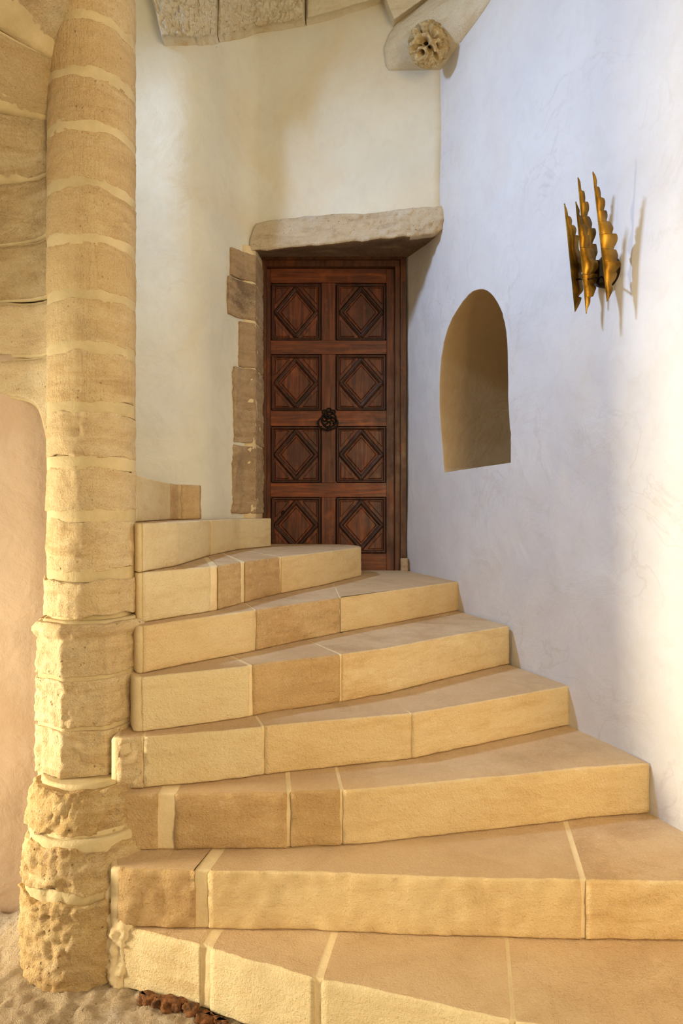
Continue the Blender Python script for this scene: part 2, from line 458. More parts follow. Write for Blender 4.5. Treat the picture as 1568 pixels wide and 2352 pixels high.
for a, b, r0, r1, ox, oy in ((-5.76, -4.95, 1.2, 1.05, .2, -.42), (-6.62, -5.84, 1.26, 1.15, .28, -.62), (-8.3, -6.72, 1.27, 1.25, .28, -.65)):
    def md(z, a=a, b=b, r0=r0, r1=r1): return (r1 - r0) * max(0, (z - a) / (b - a)) ** 1.5
    prism('drum', circ(r0, 44, 1, ox, oy), a, b, M['newel_base'], newel, rough=.075, fq=12, step=.05, bev=.02, pits=.08, rag=.07, mould=md)
# lime patching between newel foot and the lowest steps
for cx, cy, rr, a, b, mt in ((-3.80, 11.56, .36, -8.25, -7.0, 'mortar'), (-3.98, 11.78, .36, -7.2, -6.2, 'mortar'), (-4.15, 12.12, .36, -6.2, -5.15, 'newel_base')):
    prism('lime_patch', [(cx + rr * math.cos(t_), cy + rr * math.sin(t_)) for t_ in [k * math.pi / 6 for k in range(12)]], a, b, M[mt], newel, rough=.09, fq=11, step=.05, bev=.1)

# ------------------------------------------------------------------ upper flight seen from below, left of the newel
flight = empty('upper_flight', W(-8, 13, 1.9))
tag(flight, 'banded stone underside of the upper flight leaning off the pillar, top left', 'stair flight')
PH = [(-7, 2.25), (-6, 3.12), (-5, 4.22), (-3, 5.38), (2, 6.58), (27, 7.62), (52, 8.68), (88, 9.75), (115, 10.8)]
def fp(phi, rho, dz=0, back=0):
    a = math.radians(phi)
    return (NX - rho * math.cos(a) , ND - rho * math.sin(a) + back)
def wedge(i, name, mat, za=.0, zb=.0, push=0.0):
    (p0, z0), (p1, z1) = PH[i], PH[i + 1]
    bm = bmesh.new(); nr, nz = 60, 14
    rows = []
    for j in range(nz + 1):
        t = j / nz
        row = []
        for r in range(nr + 1):
            rho = .55 + 6.7 * (r / nr) ** 1.3
            phi = p0 + (p1 - p0) * t
            z = z0 + za + (z1 - zb - z0 - za) * t
            X, D = fp(phi, rho)
            sag = 0.0
            if i == 0:      # lowest stone: its lower edge sinks towards the newel
                z -= (1 - t) * 1.3 * math.exp(-((rho - .6) / .34) ** 2)
                z -= (1 - t) * .1 * math.sin(rho * 2.2)
            else: z -= .05 * math.sin(rho * 1.7 + i)
            q = Vector((X, D, z))
            e = min(t, 1 - t)
            d = .035 * fbm(q, 1.5) + .02 * fbm(q, 6, 3) + .02 * max(0, 1 - e * nz) - push - .45 * max(0, 1 - max(0, phi) / 22) * math.exp(-((rho - .5) / .55) ** 2)
            row.append(bm.verts.new(W(X, D + d, z)))
        rows.append(row)
    for j in range(nz):
        for r in range(nr): bm.faces.new((rows[j][r], rows[j][r + 1], rows[j + 1][r + 1], rows[j + 1][r]))
    # give the stone its thickness away from the viewer
    g = bmesh.ops.extrude_face_region(bm, geom=bm.faces[:])
    bmesh.ops.translate(bm, verts=[v for v in g['geom'] if isinstance(v, bmesh.types.BMVert)], vec=(0, .9 * R, .25 * R))
    o = new(name, bm, mat, flight)
    return o
for i in range(len(PH) - 1):
    wedge(i, 'stone', M['newel'] if i < 2 else M['vault'], .05, .05)
for i in range(len(PH) - 1):
    wedge(i, 'mortar_bed', M['mortar_grey'], 0, 0, push=-.03)

# ------------------------------------------------------------------ walls
ZT = 24.0
def wall_sheet(name, pts, z0, z1, mat, step=.35, amp=.06, parent=None, kind=True):
    P = resample(pts, step); n = len(P); m = int((z1 - z0) / step)
    bm = bmesh.new(); rows = []
    for j in range(m + 1):
        z = z0 + (z1 - z0) * j / m; row = []
        for i, p in enumerate(P):
            tdir = (P[min(i + 1, n - 1)] - P[max(i - 1, 0)]).normalized()
            q = Vector((p.x, p.y, z)); d = amp * fbm(q, .28, 3) * (0 if i in (0, n - 1) else 1)
            row.append(bm.verts.new(W(p.x - tdir.y * d, p.y + tdir.x * d, z)))
        rows.append(row)
    for j in range(m):
        for i in range(n - 1): bm.faces.new((rows[j][i], rows[j][i + 1], rows[j + 1][i + 1], rows[j + 1][i]))
    g = bmesh.ops.extrude_face_region(bm, geom=bm.faces[:])
    for v in [v for v in g['geom'] if isinstance(v, bmesh.types.BMVert)]:
        # thickness outwards, away from the stair well
        c = Vector((v.co.x - (-1 * R), v.co.y - 14 * R, 0)); c.normalize(); v.co += c * .5 * R
    o = new(name, bm, mat, parent)
    if kind: o['kind'] = 'structure'
    return o
# back wall: over the door, then bending round to the left behind the newel
arc = [(NX + 7.35 * math.cos(math.radians(a)), ND + 7.35 * math.sin(math.radians(a))) for a in range(97, 190, 6)]
leftbend = [(-3.06, 23.08), (-3.25, 23.0), (-3.5, 22.8), (-3.8, 22.35), (-4.05, 21.8), (-4.3, 21.25), (-4.6, 20.85), (-5.0, 20.6), (-5.4, 20.47)]
def back_wall():
    P = resample([(3.30, 21.7), (-2.9, 23.06)] + leftbend + arc, .3); n = len(P); step = .3
    z0 = -9; m = int((ZT - z0) / step); bm = bmesh.new(); V = {}
    def skip(i, z): return P[i].x > -3.0 and P[i].y > 21 and z < 9.9
    for j in range(m + 1):
        z = z0 + (ZT - z0) * j / m
        for i, p in enumerate(P):
            tdir = (P[min(i + 1, n - 1)] - P[max(i - 1, 0)]).normalized()
            q = Vector((p.x, p.y, z)); d = .07 * fbm(q, .28, 3) * (0 if i in (0, n - 1) else 1)
            V[i, j] = bm.verts.new(W(p.x - tdir.y * d, p.y + tdir.x * d, z))
    for j in range(m):
        z = z0 + (ZT - z0) * (j + .5) / m
        for i in range(n - 1):
            if not skip(i, z): bm.faces.new((V[i, j], V[i + 1, j], V[i + 1, j + 1], V[i, j + 1]))
    for v in [v for v in bm.verts if not v.link_faces]: bm.verts.remove(v)
    g = bmesh.ops.extrude_face_region(bm, geom=bm.faces[:])
    for v in [v for v in g['geom'] if isinstance(v, bmesh.types.BMVert)]:
        c = Vector((v.co.x + R, v.co.y - 14 * R, 0)); c.normalize(); v.co += c * .5 * R
    o = new('wall_back', bm, M['plaster']); o['kind'] = 'structure'
back_wall()
bm = bmesh.new(); bmesh.ops.create_grid(bm, x_segments=4, y_segments=4, size=1)
for v in bm.verts: v.co = W(v.co.x * 14 - 2, v.co.y * 13 + 13.5, ZT - .1)
new('ceiling', bm, M['plaster'])['kind'] = 'structure'
# partition under the upper flight
wall_sheet('wall_left', [(-12.2, 13.25), (NX - .2, 13.42)], -8.4, 3.2, M['plaster_pink'], amp=.09)

# right wall with its arched niche: one surface built in rings round the niche
A0, DIR = Vector((3.30, 21.7)), Vector((6.27 - 3.30, 13.35 - 21.7)).normalized()
NRM = Vector((DIR.y, -DIR.x))
if NRM.x > 0: NRM = -NRM
def wall_s(px):               # distance along the right wall seen at that bearing
    xr = (px - 784) / F
    s = (xr * A0.y - A0.x) / (DIR.x - xr * DIR.y)
    return s
def wall_pt(s, n=0.0):
    if s < 0:
        B = Vector((2.44, 24.75)); d2 = (B - A0).normalized()
        p = A0 + d2 * (-s)
    else: p = A0 + DIR * s
    return p + NRM * n
def wall_z(px, py):
    p = wall_pt(wall_s(px)); return (1176 - py) * p.y / F
niche_px = [(1018, 1085.6), (1013.5, 1020), (1012, 960), (1011.5, 886), (1014, 824), (1020, 785), (1028, 752), (1037, 730), (1048, 711), (1060, 692), (1073.5, 677), (1084, 669),
            (1092.7, 665.7), (1100, 664), (1107.5, 664), (1116, 667), (1124.6, 673), (1133, 682), (1141.6, 694), (1148, 706), (1154, 720), (1159, 740), (1163, 762), (1165.5, 790), (1167, 822), (1169, 875),
            (1172.4, 960), (1173.5, 1010), (1174, 1063)]
NO = [Vector((wall_s(x), wall_z(x, y))) for x, y in niche_px]
cen = Vector((sum(p.x for p in NO) / len(NO), 3.6))
NO = resample([(p.x, p.y) for p in NO], .16, True)
S0, S1, Z0, Z1 = -3.25, 17.5, -8.6, ZT
def to_border(p):
    d = (p - cen)
    t = 1e9
    if d.x > 1e-6: t = min(t, (S1 - cen.x) / d.x)
    if d.x < -1e-6: t = min(t, (S0 - cen.x) / d.x)
    if d.y > 1e-6: t = min(t, (Z1 - cen.y) / d.y)
    if d.y < -1e-6: t = min(t, (Z0 - cen.y) / d.y)
    return cen + d * t
# add the four rectangle corners as rays
def ang(p): return math.atan2(p.y - cen.y, p.x - cen.x)
loop = sorted(NO, key=ang)
# densify rays evenly by angle
rays = []
for i, p in enumerate(loop):
    q = loop[(i + 1) % len(loop)]
    a, b = ang(p), ang(q)
    if b < a: b += 2 * math.pi
    m = max(1, int((b - a) / .035))
    for k in range(m): rays.append(p.lerp(q, k / m))
for cx, cz in ((S0, Z0), (S1, Z0), (S1, Z1), (S0, Z1)):
    a = math.atan2(cz - cen.y, cx - cen.x)
    j = min(range(len(rays)), key=lambda i: abs(ang(rays[i]) - a))
    # turn this ray exactly onto the corner
    L = (rays[j] - cen).length; rays[j] = cen + Vector((math.cos(a), math.sin(a))) * L
bm = bmesh.new(); rings = []
n = len(rays)
def wp(s, z, depth):
    p = wall_pt(s)
    q = Vector((p.x, p.y, z)); d = .07 * fbm(q, .3, 3)
    p = p + NRM * (d - depth)
    return W(p.x, p.y, z)
DEP = 4.0
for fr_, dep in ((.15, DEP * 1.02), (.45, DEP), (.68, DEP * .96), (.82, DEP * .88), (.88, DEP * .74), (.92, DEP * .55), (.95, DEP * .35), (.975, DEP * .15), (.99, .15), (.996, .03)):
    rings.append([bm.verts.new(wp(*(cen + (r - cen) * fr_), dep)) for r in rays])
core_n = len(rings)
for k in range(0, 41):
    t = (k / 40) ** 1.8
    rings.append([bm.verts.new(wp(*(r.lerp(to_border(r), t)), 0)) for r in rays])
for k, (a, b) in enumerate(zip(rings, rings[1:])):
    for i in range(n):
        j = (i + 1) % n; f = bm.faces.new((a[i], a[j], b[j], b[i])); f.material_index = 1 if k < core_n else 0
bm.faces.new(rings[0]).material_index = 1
M['niche'] = plaster('niche_shaded_plaster', (196, 172, 134), (186, 160, 120), (178, 148, 104), .5)  # darker tan plaster: the shade inside the niche put into its colour
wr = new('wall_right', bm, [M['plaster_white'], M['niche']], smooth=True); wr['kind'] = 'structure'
# crisp arris round the niche
me = wr.data
me.update()
# ------------------------------------------------------------------ floor
bm = bmesh.new(); bmesh.ops.create_grid(bm, x_segments=380, y_segments=420, size=1)
for v in bm.verts:
    x, d = v.co.x * 11 + (-2.5), v.co.y * 13 + 7
    q = Vector((x, d, 0)); near = max(0, 1 - abs(x + 4) / 6)
    z = -8.2 + .08 * fbm(q, .7, 4) - .09 * abs(noise.noise(q * 1.7)) + .045 * fbm(q, 6, 4)
    rr = math.hypot(x - NX, d - ND)
    z += .42 * max(0, 1 - max(0, rr - 1.1) / .9) ** 2       # mound of mortar round the newel foot
    v.co = W(x, d, z)
fl = new('floor', bm, M['floor']); fl['kind'] = 'structure'
# crumbling joint under the lowest step
CR = [(352, .13, 'long flat reddish crumb of broken stone nearest the pillar, under the lowest step'), (398, .17, 'largest reddish broken stone in the crack under the lowest step'),
      (440, .11, 'middle reddish crumb of broken stone in the crack under the lowest step'), (476, .15, 'reddish broken stone under the vertical joint of the lowest step'),
      (512, .10, 'farthest right small reddish crumb in the crack under the lowest step')]
for px, s_, lab in CR:
    a = front(1, px); a.y -= .10
    o = prism('stone_crumb', [(a.x + s_ * 1.7 * math.cos(g) * random.uniform(.7, 1.1), a.y - s_ * .3 * math.cos(g) + s_ * .7 * math.sin(g) * random.uniform(.7, 1.1)) for g in [j_ * math.pi / 5 + .3 for j_ in range(10)]], -8.3, -8.10 + random.uniform(-.05, .05), M['earth'], None, rough=.1, fq=16, step=.04, bev=.04)
    tag(o, lab, 'stone', 'crumbs of stone under the lowest step')

# ------------------------------------------------------------------ lintel, jamb stones
def back_line(X): return 23.1 + (X + 3.06) * (21.7 - 23.1) / 6.36
bm = bmesh.new(); cols = []
nx = 150
for i in range(nx + 1):
    t = i / nx; X = -3.22 + 6.62 * t
    Df = back_line(X) - .16 - .10 * math.sin(t * 3.1)
    top = 10.13 + .05 * fbm(Vector((X, 1, 2)), 1.1) + .05 * math.sin(t * 7)
    bot = 9.2 + .05 * fbm(Vector((X, 5, 2)), 1.4) - .05 * math.sin(t * 3.14) + (.25 * max(0, (t - .93) / .07) ** 2)
    if t < .03: top -= .5 * (1 - t / .03)
    bz = 9.6 - .03 * t
    sec = []
    nf = 14
    for j in range(nf + 1): sec.append((Df + (.035 if j in (0, nf) else 0) , bot + (top - bot) * j / nf))
    sec += [(Df + .6, top), (24.9, top), (24.9, bz)]
    for j in range(1, 9): sec.append((24.9 + (Df + .1 - 24.9) * j / 9, bz + (bot - bz) * (j / 9) ** 1.4))
    col = []
    for D, z in sec:
        q = Vector((X, D, z)); d = .035 * fbm(q, 1.4) * (1 + t) + .05 * (.3 + t) * fbm(q, 4.5, 5)
        col.append(bm.verts.new(W(X, D + d * (1 if D < 24.5 else 0), z + d * .5 * (1 if 24 > D else 0))))
    cols.append(col)
for a, b in zip(cols, cols[1:]):
    for j in range(len(a)):
        k2 = (j + 1) % len(a); bm.faces.new((a[j], a[k2], b[k2], b[j]))
bm.faces.new(cols[0][::-1]); bm.faces.new(cols[-1])
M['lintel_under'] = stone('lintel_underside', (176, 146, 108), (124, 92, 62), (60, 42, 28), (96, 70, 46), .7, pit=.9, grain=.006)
bm.faces.ensure_lookup_table()
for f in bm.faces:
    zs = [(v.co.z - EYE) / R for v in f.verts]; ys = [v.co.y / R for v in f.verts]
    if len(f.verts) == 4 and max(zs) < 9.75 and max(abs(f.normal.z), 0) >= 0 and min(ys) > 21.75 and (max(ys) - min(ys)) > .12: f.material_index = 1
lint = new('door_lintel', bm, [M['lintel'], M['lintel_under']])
tag(lint, 'rough grey-white flecked stone lintel above the carved wooden door', 'lintel')

jamb = empty('door_jamb', W(-3.2, 23, -.22)); tag(jamb, 'pitted brown stone jamb stones left of the wooden door', 'door jamb')
LB = [Vector(p) for p in leftbend]
def lb_at(px):
    best = LB[0]
    for A, B in zip(LB, LB[1:]):
        for j in range(21):
            p = A.lerp(B, j / 20)
            if abs(784 + F * p.x / p.y - px) < abs(784 + F * best.x / best.y - px): best = p
    return best
for x0, y0, y1, rg in ((527, 582, 648, .03), (520, 650, 737, .04), (547, 740, 846, .06), (533, 847, 1020, .09), (532, 1024, 1181, .09)):
    path = [lb_at(x0)] + [p for p in LB[::-1] if 784 + F * p.x / p.y > x0 + 4]
    pr = []
    for i, p in enumerate(path):
        a_ = path[max(0, i - 1)]; b_ = path[min(len(path) - 1, i + 1)]; td = (b_ - a_).normalized(); pr.append(p + Vector((td.y, -td.x)) * .11)
    pr[-1] = Vector((-3.02, 23.0))
    zt, zb = (1176 - y0) / 65.5, (1176 - y1) / 65.5
    outl = [tuple(p) for p in pr] + [(-2.93, 24.2), (-2.93, 24.9), (-3.6, 24.9), (-4.4, 22.6)]
    outl[-1] = (pr[0].x - .3, pr[0].y + .25)
    prism('jamb_stone', outl, zb + .005, zt - .0, M['jamb'], jamb, rough=rg, fq=9, step=.08, bev=.03, pits=.03, rag=.02)

prism('mortar_bed', [tuple(lb_at(560) + Vector((.02, -.05))), (-3.04, 23.03), (-2.96, 24.3), (-2.96, 24.9), (-3.7, 24.9), (-3.8, 23)], -.3, 9.35, M['mortar'], jamb, rough=.01, step=.3, bev=.01)
jr = prism('door_jamb', [(2.2, 24.3), (2.46, 24.2), (2.6, 24.9), (2.2, 24.9)], -2.25, -1.72, M['jamb'], None, rough=.03, step=.08, bev=.03)
tag(jr, 'stub of brown stone at the foot of the door frame, right side', 'door jamb')
# ------------------------------------------------------------------ door
Q = 61.0; DD = F / Q
def dx(px): return (px - 784) / Q
def dz(py): return (1176 - py) / Q
door = empty('door_1', W(dx(761), DD + .3, -2.2)); door['kind'] = 'structure'
tag(door, 'dark carved walnut door with eight diamond panels and an iron ring pull')
def slab(bm, poly, w0, w1, ch=.03, mi=0):
    """poly in (x, z); rises from depth w0 to w1 towards the viewer with chamfered edge"""
    c = Vector((sum(p[0] for p in poly) / len(poly), sum(p[1] for p in poly) / len(poly)))
    def inn(p, d):
        v = Vector(p) - c; return c + v * max(0, 1 - d / max(.001, v.length)) if d else Vector(p)
    def y(wv): return DD + .3 - wv
    lv = [[bm.verts.new(W(p[0], y(w0), p[1])) for p in poly],
          [bm.verts.new(W(p[0], y(w1 - ch * .6), p[1])) for p in poly],
          [bm.verts.new(W(*(lambda r: (r.x, y(w1), r.y))(inn(p, ch)))) for p in poly]]
    n_ = len(poly)
    for a, b in zip(lv, lv[1:]):
        for i in range(n_): bm.faces.new((a[i], a[(i + 1) % n_], b[(i + 1) % n_], b[i]))
    bm.faces.new(lv[0][::-1]); bm.faces.new(lv[-1])
def rect(x0, y0, x1, y1): return [(dx(x0), dz(y1)), (dx(x1), dz(y1)), (dx(x1), dz(y0)), (dx(x0), dz(y0))]
def part(name, polys, mat, parent=door):
    bm = bmesh.new()
    for p in polys: slab(bm, *p)
    return new(name, bm, M[mat], parent, smooth=False)
LX0, LX1 = 612, 907
part('backing_board', [(rect(LX0, 612, LX1, 1312), -.25, 0, .01)], 'wood')
part('stile', [(rect(LX0, 614, 620, 1311), 0, .16, .02)], 'wood')
part('stile', [(rect(888, 614, LX1, 1311), 0, .16, .02)], 'wood')
rows = [(646, 780), (811, 942), (977, 1109), (1141, 1272)]
cols_ = [(620, 737), (771, 888)]
rails = [(614, 646), (780, 811), (942, 977), (1109, 1141), (1272, 1311)]
for a, b in rails: part('rail', [(rect(620, a, 888, b), 0, .155, .02)], 'wood_h')
for a, b in rows: part('middle_stile', [(rect(738, a, 770, b), 0, .15, .02)], 'wood')
def bar(p, q, wd, w0, w1):
    p, q = Vector(p), Vector(q); d = (q - p).normalized(); nn = Vector((-d.y, d.x)) * wd / 2
    return ([tuple(p - nn), tuple(q - nn), tuple(q + nn), tuple(p + nn)], w0, w1, .02)
def gable_bar(bm, p, q, wd, w0, w1):
    """moulded bar with a raised rounded back"""
    p, q = Vector(p), Vector(q); d = (q - p).normalized(); nn = Vector((-d.y, d.x))
    prof = [(-.5, 0), (-.5, .35), (-.36, .62), (-.2, .72), (-.12, 1), (.12, 1), (.2, .72), (.36, .62), (.5, .35), (.5, 0)]
    ends = []
    for e in (p, q): ends.append([bm.verts.new(W(*(lambda r: (r.x, DD + .3 - (w0 + (w1 - w0) * h), r.y))(e + nn * (o * wd)))) for o, h in prof])
    for i in range(len(prof) - 1): bm.faces.new((ends[0][i], ends[0][i + 1], ends[1][i + 1], ends[1][i]))
    bm.faces.new(ends[0]); bm.faces.new(ends[1][::-1])
for (y0, y1) in rows:
    for (x0, x1) in cols_:
        cx, cy = (x0 + x1) / 2, (y0 + y1) / 2
        pn = part('panel', [(rect(x0 + 2, y0 + 2, x1 - 2, y1 - 2), 0, .03, .01)], 'wood')
        bm = bmesh.new()
        X0, X1, Y0, Y1 = dx(x0 + 4), dx(x1 - 4), dz(y1 - 4), dz(y0 + 4)
        for p, q in (((X0, Y0), (X1, Y0)), ((X1, Y0), (X1, Y1)), ((X1, Y1), (X0, Y1)), ((X0, Y1), (X0, Y0))): gable_bar(bm, p, q, .13, .02, .13)
        new('border_moulding', bm, M['wood_dark'], pn, smooth=False)
        bm = bmesh.new()
        ax, az = (x1 - x0) / 2 - 11, (y1 - y0) / 2 - 11
        T, B_, L_, Rr = (dx(cx), dz(cy - az)), (dx(cx), dz(cy + az)), (dx(cx - ax), dz(cy)), (dx(cx + ax), dz(cy))
        for p, q in ((T, Rr), (Rr, B_), (B_, L_), (L_, T)): gable_bar(bm, p, q, .17, .02, .15)
        new('diamond_moulding', bm, M['wood_dark'], pn, smooth=False)
        k = .76
        part('diamond_field', [([(dx(cx), dz(cy + az * k)), (dx(cx + ax * k), dz(cy)), (dx(cx), dz(cy - az * k)), (dx(cx - ax * k), dz(cy))], .02, .075, .05)], 'wood', pn)
        for sx in (-1, 1):
            for sy in (-1, 1):
                e = .9
                tri = [(cx + sx * (ax + 1), cy + sy * (az + 1)), (cx + sx * (ax + 1), cy + sy * az * .32), (cx + sx * ax * .32, cy + sy * (az + 1))]
                part('corner_field', [([(dx(a), dz(b)) for a, b in tri], .02, .08, .05)], 'wood', pn)
# frame
part('frame_post', [(rect(602, 594, 612, 1200), -.3, .42, .03)], 'frame')
part('frame_post', [(rect(907, 594, 919, 1312), -.3, .34, .04)], 'frame')
part('frame_post', [(rect(919, 590, 931, 1282), -.3, .46, .05)], 'frame')
part('frame_head', [(rect(603, 590, 925, 600), -.3, .5, .04)], 'frame')
part('frame_head', [(rect(608, 600, 919, 613), -.3, .36, .05)], 'frame')
# iron ring pull
def torus(bm, c, rx, rz, r, wv, a0=0, a1=2 * math.pi, seg=32, ms=8):
    P_ = []
    full = abs(a1 - a0 - 2 * math.pi) < 1e-4
    for i in range(seg + (0 if full else 1)):
        a = a0 + (a1 - a0) * i / seg
        ct = Vector((c[0] + rx * math.cos(a), c[1] + rz * math.sin(a)))
        nd = Vector((math.cos(a), math.sin(a)))
        P_.append([bm.verts.new(W(ct.x + nd.x * r * math.cos(b), DD + .3 - wv - r * math.sin(b), ct.y + nd.y * r * math.cos(b))) for b in [2 * math.pi * k / ms for k in range(ms)]])
    m_ = len(P_)
    for i in range(m_ if full else m_ - 1):
        A_, B_ = P_[i], P_[(i + 1) % m_]
        for k in range(ms): bm.faces.new((A_[k], A_[(k + 1) % ms], B_[(k + 1) % ms], B_[k]))
    if not full: bm.faces.new(P_[0]); bm.faces.new(P_[-1][::-1])
kn = empty('ring_pull', W(dx(753), DD + .12, dz(965)), door); kn['label'] = 'black wrought iron ring pull with pierced scroll plate'
bm = bmesh.new(); c0 = (dx(755), dz(962))
torus(bm, c0, .27, .30, .035, .19)
for a in range(8):
    an = a * math.pi / 4
    torus(bm, (c0[0] + .15 * math.cos(an), c0[1] + .17 * math.sin(an)), .07, .07, .022, .19, an, an + 4.8, 14, 6)
torus(bm, (c0[0], c0[1] + .33), .09, .08, .03, .19)
for sx in (-1, 1): torus(bm, (c0[0] + sx * .17, c0[1] + .27), .07, .07, .028, .19)
new('pierced_plate', bm, M['iron'], kn)
bm = bmesh.new()
torus(bm, (dx(753), dz(972)), .37, .25, .032, .34, math.radians(110), math.radians(430), 40)
for a in range(-8, 9):
    an = math.radians(270 + a * 6)
    vs = bmesh.ops.create_uvsphere(bm, u_segments=8, v_segments=6, radius=.03 * R * (2.2 if a == 0 else 1.3 if a % 3 == 0 else 0.6))['verts']
    bmesh.ops.translate(bm, verts=vs, vec=W(dx(753) + .37 * math.cos(an), DD + .3 - .34, dz(972) + .25 * math.sin(an)))
new('ring', bm, M['iron'], kn)
bm = bmesh.new()
torus(bm, (dx(753), dz(957)), .08, .05, .05, .26)
new('staple', bm, M['iron'], kn)
# small escutcheon low on the door
bm = bmesh.new(); torus(bm, (dx(649), dz(1178)), .05, .07, .025, .10, seg=14, ms=6); new('keyhole_ring', bm, M['iron'], door)

# ------------------------------------------------------------------ corner corbel with boss, upper stones
BWL = [Vector(p) for p in [(3.9, 21.57), (-2.9, 23.06)] + leftbend + arc]
def on_back(px, py, proud=0.0):
    xr = (px - 784) / F
    for A, B in zip(BWL, BWL[1:]):
        den = (B.x - A.x) - xr * (B.y - A.y)
        if abs(den) < 1e-9: continue
        u = (xr * A.y - A.x) / den
        if 0 <= u <= 1:
            D = A.y + (B.y - A.y) * u - proud
            return Vector((xr * D, D, (1176 - py) * D / F))
    b = (21.7 - 23.1) / 6.36
    D = (23.1 + 3.06 * b) / (1 - b * xr) - proud
    return Vector((xr * D, D, (1176 - py) * D / F))
def on_right(px, py, n=0.0):
    p = wall_pt(wall_s(px), n); return Vector((p.x, p.y, (1176 - py) * p.y / F))
Lb = [on_back(*p) for p in ((893, 161, 0), (886, 150, .0), (881, 112, .0), (893, 80, 0), (908, 58, 0), (950, 25, 0), (1000, -10, 0), (1080, -70, 0), (1170, -150, 0))]
Rb = [on_right(*p) for p in ((1008, 164, 0.02), (1016, 158, .02), (1036, 130, .02), (1060, 98, .02), (1084, 64, .02), (1110, 28, .02), (1134, -8, .02), (1180, -75, .02), (1240, -160, .02))]
bm = bmesh.new(); rows_ = []
nu = 26
for sgm in range(len(Lb) - 1):
    for j in range(5 if sgm else 4):
        t = j / (5 if sgm else 4)
        a = Lb[sgm].lerp(Lb[sgm + 1], t); b = Rb[sgm].lerp(Rb[sgm + 1], t); row = []
        for i in range(nu + 1):
            u = i / nu; p = a.lerp(b, u)
            bulge = .28 * (math.sin(math.pi * u) ** .5 if 0 < u < 1 else 0) * min(1, (sgm + t) / 1.2)
            q = p.copy(); d = .05 * fbm(q, 1.5) + .03 * fbm(q, 6, 3)
            edge = 1 if 0 < i < nu else 0
            p = p + Vector((-.2, -1, -.1)).normalized() * (bulge + d * edge + .04)
            row.append(bm.verts.new(W(*p)))
        rows_.append(row)
for a, b in zip(rows_, rows_[1:]):
    for i in range(nu): bm.faces.new((a[i], a[i + 1], b[i + 1], b[i]))
g = bmesh.ops.extrude_face_region(bm, geom=bm.faces[:])
bmesh.ops.translate(bm, verts=[v for v in g['geom'] if isinstance(v, bmesh.types.BMVert)], vec=(.15 * R, .7 * R, 0))
cb = new('corner_corbel', bm, M['upper']); tag(cb, 'ochre-edged corbel stone in the wall corner carrying the carved boss', 'corbel')

# carved foliage boss
bc = on_back(984, 104, 0) + Vector((0, -1.05, 0)); bc.x = (984 - 784) / F * bc.y; bc.z = (1176 - 104) * bc.y / F
rb = 47.5 / (F / bc.y)
bm = bmesh.new(); bmesh.ops.create_icosphere(bm, subdivisions=6, radius=1); deep = set()
holes = [(-.33, .30, .27), (.15, -.02, .20), (-.37, -.28, .26), (.12, .66, .19), (.0, -.62, .15), (.50, -.08, .14), (-.66, .62, .13), (-.26, .84, .15), (-.90, .05, .12), (-.72, -.40, .12),
         (.42, -.45, .12), (.45, .42, .14), (-.42, -.70, .13), (.68, .22, .1), (.3, -.78, .1), (-.05, .42, .1), (-.62, .2, .1), (.7, -.35, .1)]
for v in bm.verts:
    d = v.co.normalized(); f = 1.0
    tocam = -d.y
    for hx, hz, hr in holes:
        e = math.hypot((d.x - hx) * .8 + (d.z - hz) * .25, d.z - hz) / hr
        if tocam > -.1:
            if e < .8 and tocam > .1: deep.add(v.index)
            if e < 1: f = min(f, 1 - .68 * (1 - e ** 6))
            elif e < 1.5: f = max(f, 1 + .06 * (1 - abs(e - 1.2) / .3)) if f > .95 else f
    rg = 1 - abs(noise.noise(d * 4.2 + Vector((3, 1, 2)))) * 2
    f += .05 * rg - .03 + .06 * noise.noise(d * 8)
    if d.y > .2: f = min(f, 1)
    v.co = Vector((d.x * .98, d.y * .8, d.z * 1.02)) * f * rb
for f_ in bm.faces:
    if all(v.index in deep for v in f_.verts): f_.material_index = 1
bmesh.ops.scale(bm, verts=bm.verts, vec=(R, R, R)); bmesh.ops.translate(bm, verts=bm.verts, vec=W(*bc))
t = NT('carved_boss_stone')
cc = t.ramp(t.noise(30, 5), [(.3, (150, 124, 82)), (.55, (190, 168, 122)), (.75, (214, 198, 156))])
M['boss'] = t.done(cc, .9, t.bump(t.noise(90, 4), .004, .6))
t = NT('boss_hollow_shade'); M['hollow'] = t.done(t.ramp(t.noise(60, 3), [(.3, (34, 26, 18)), (.7, (70, 56, 38))]), .95)  # near-black colour paints the shade inside the carved holes
boss = new('carved_boss', bm, [M['boss'], M['hollow']]); tag(boss, 'round openwork carved stone boss high in the wall corner', 'boss')

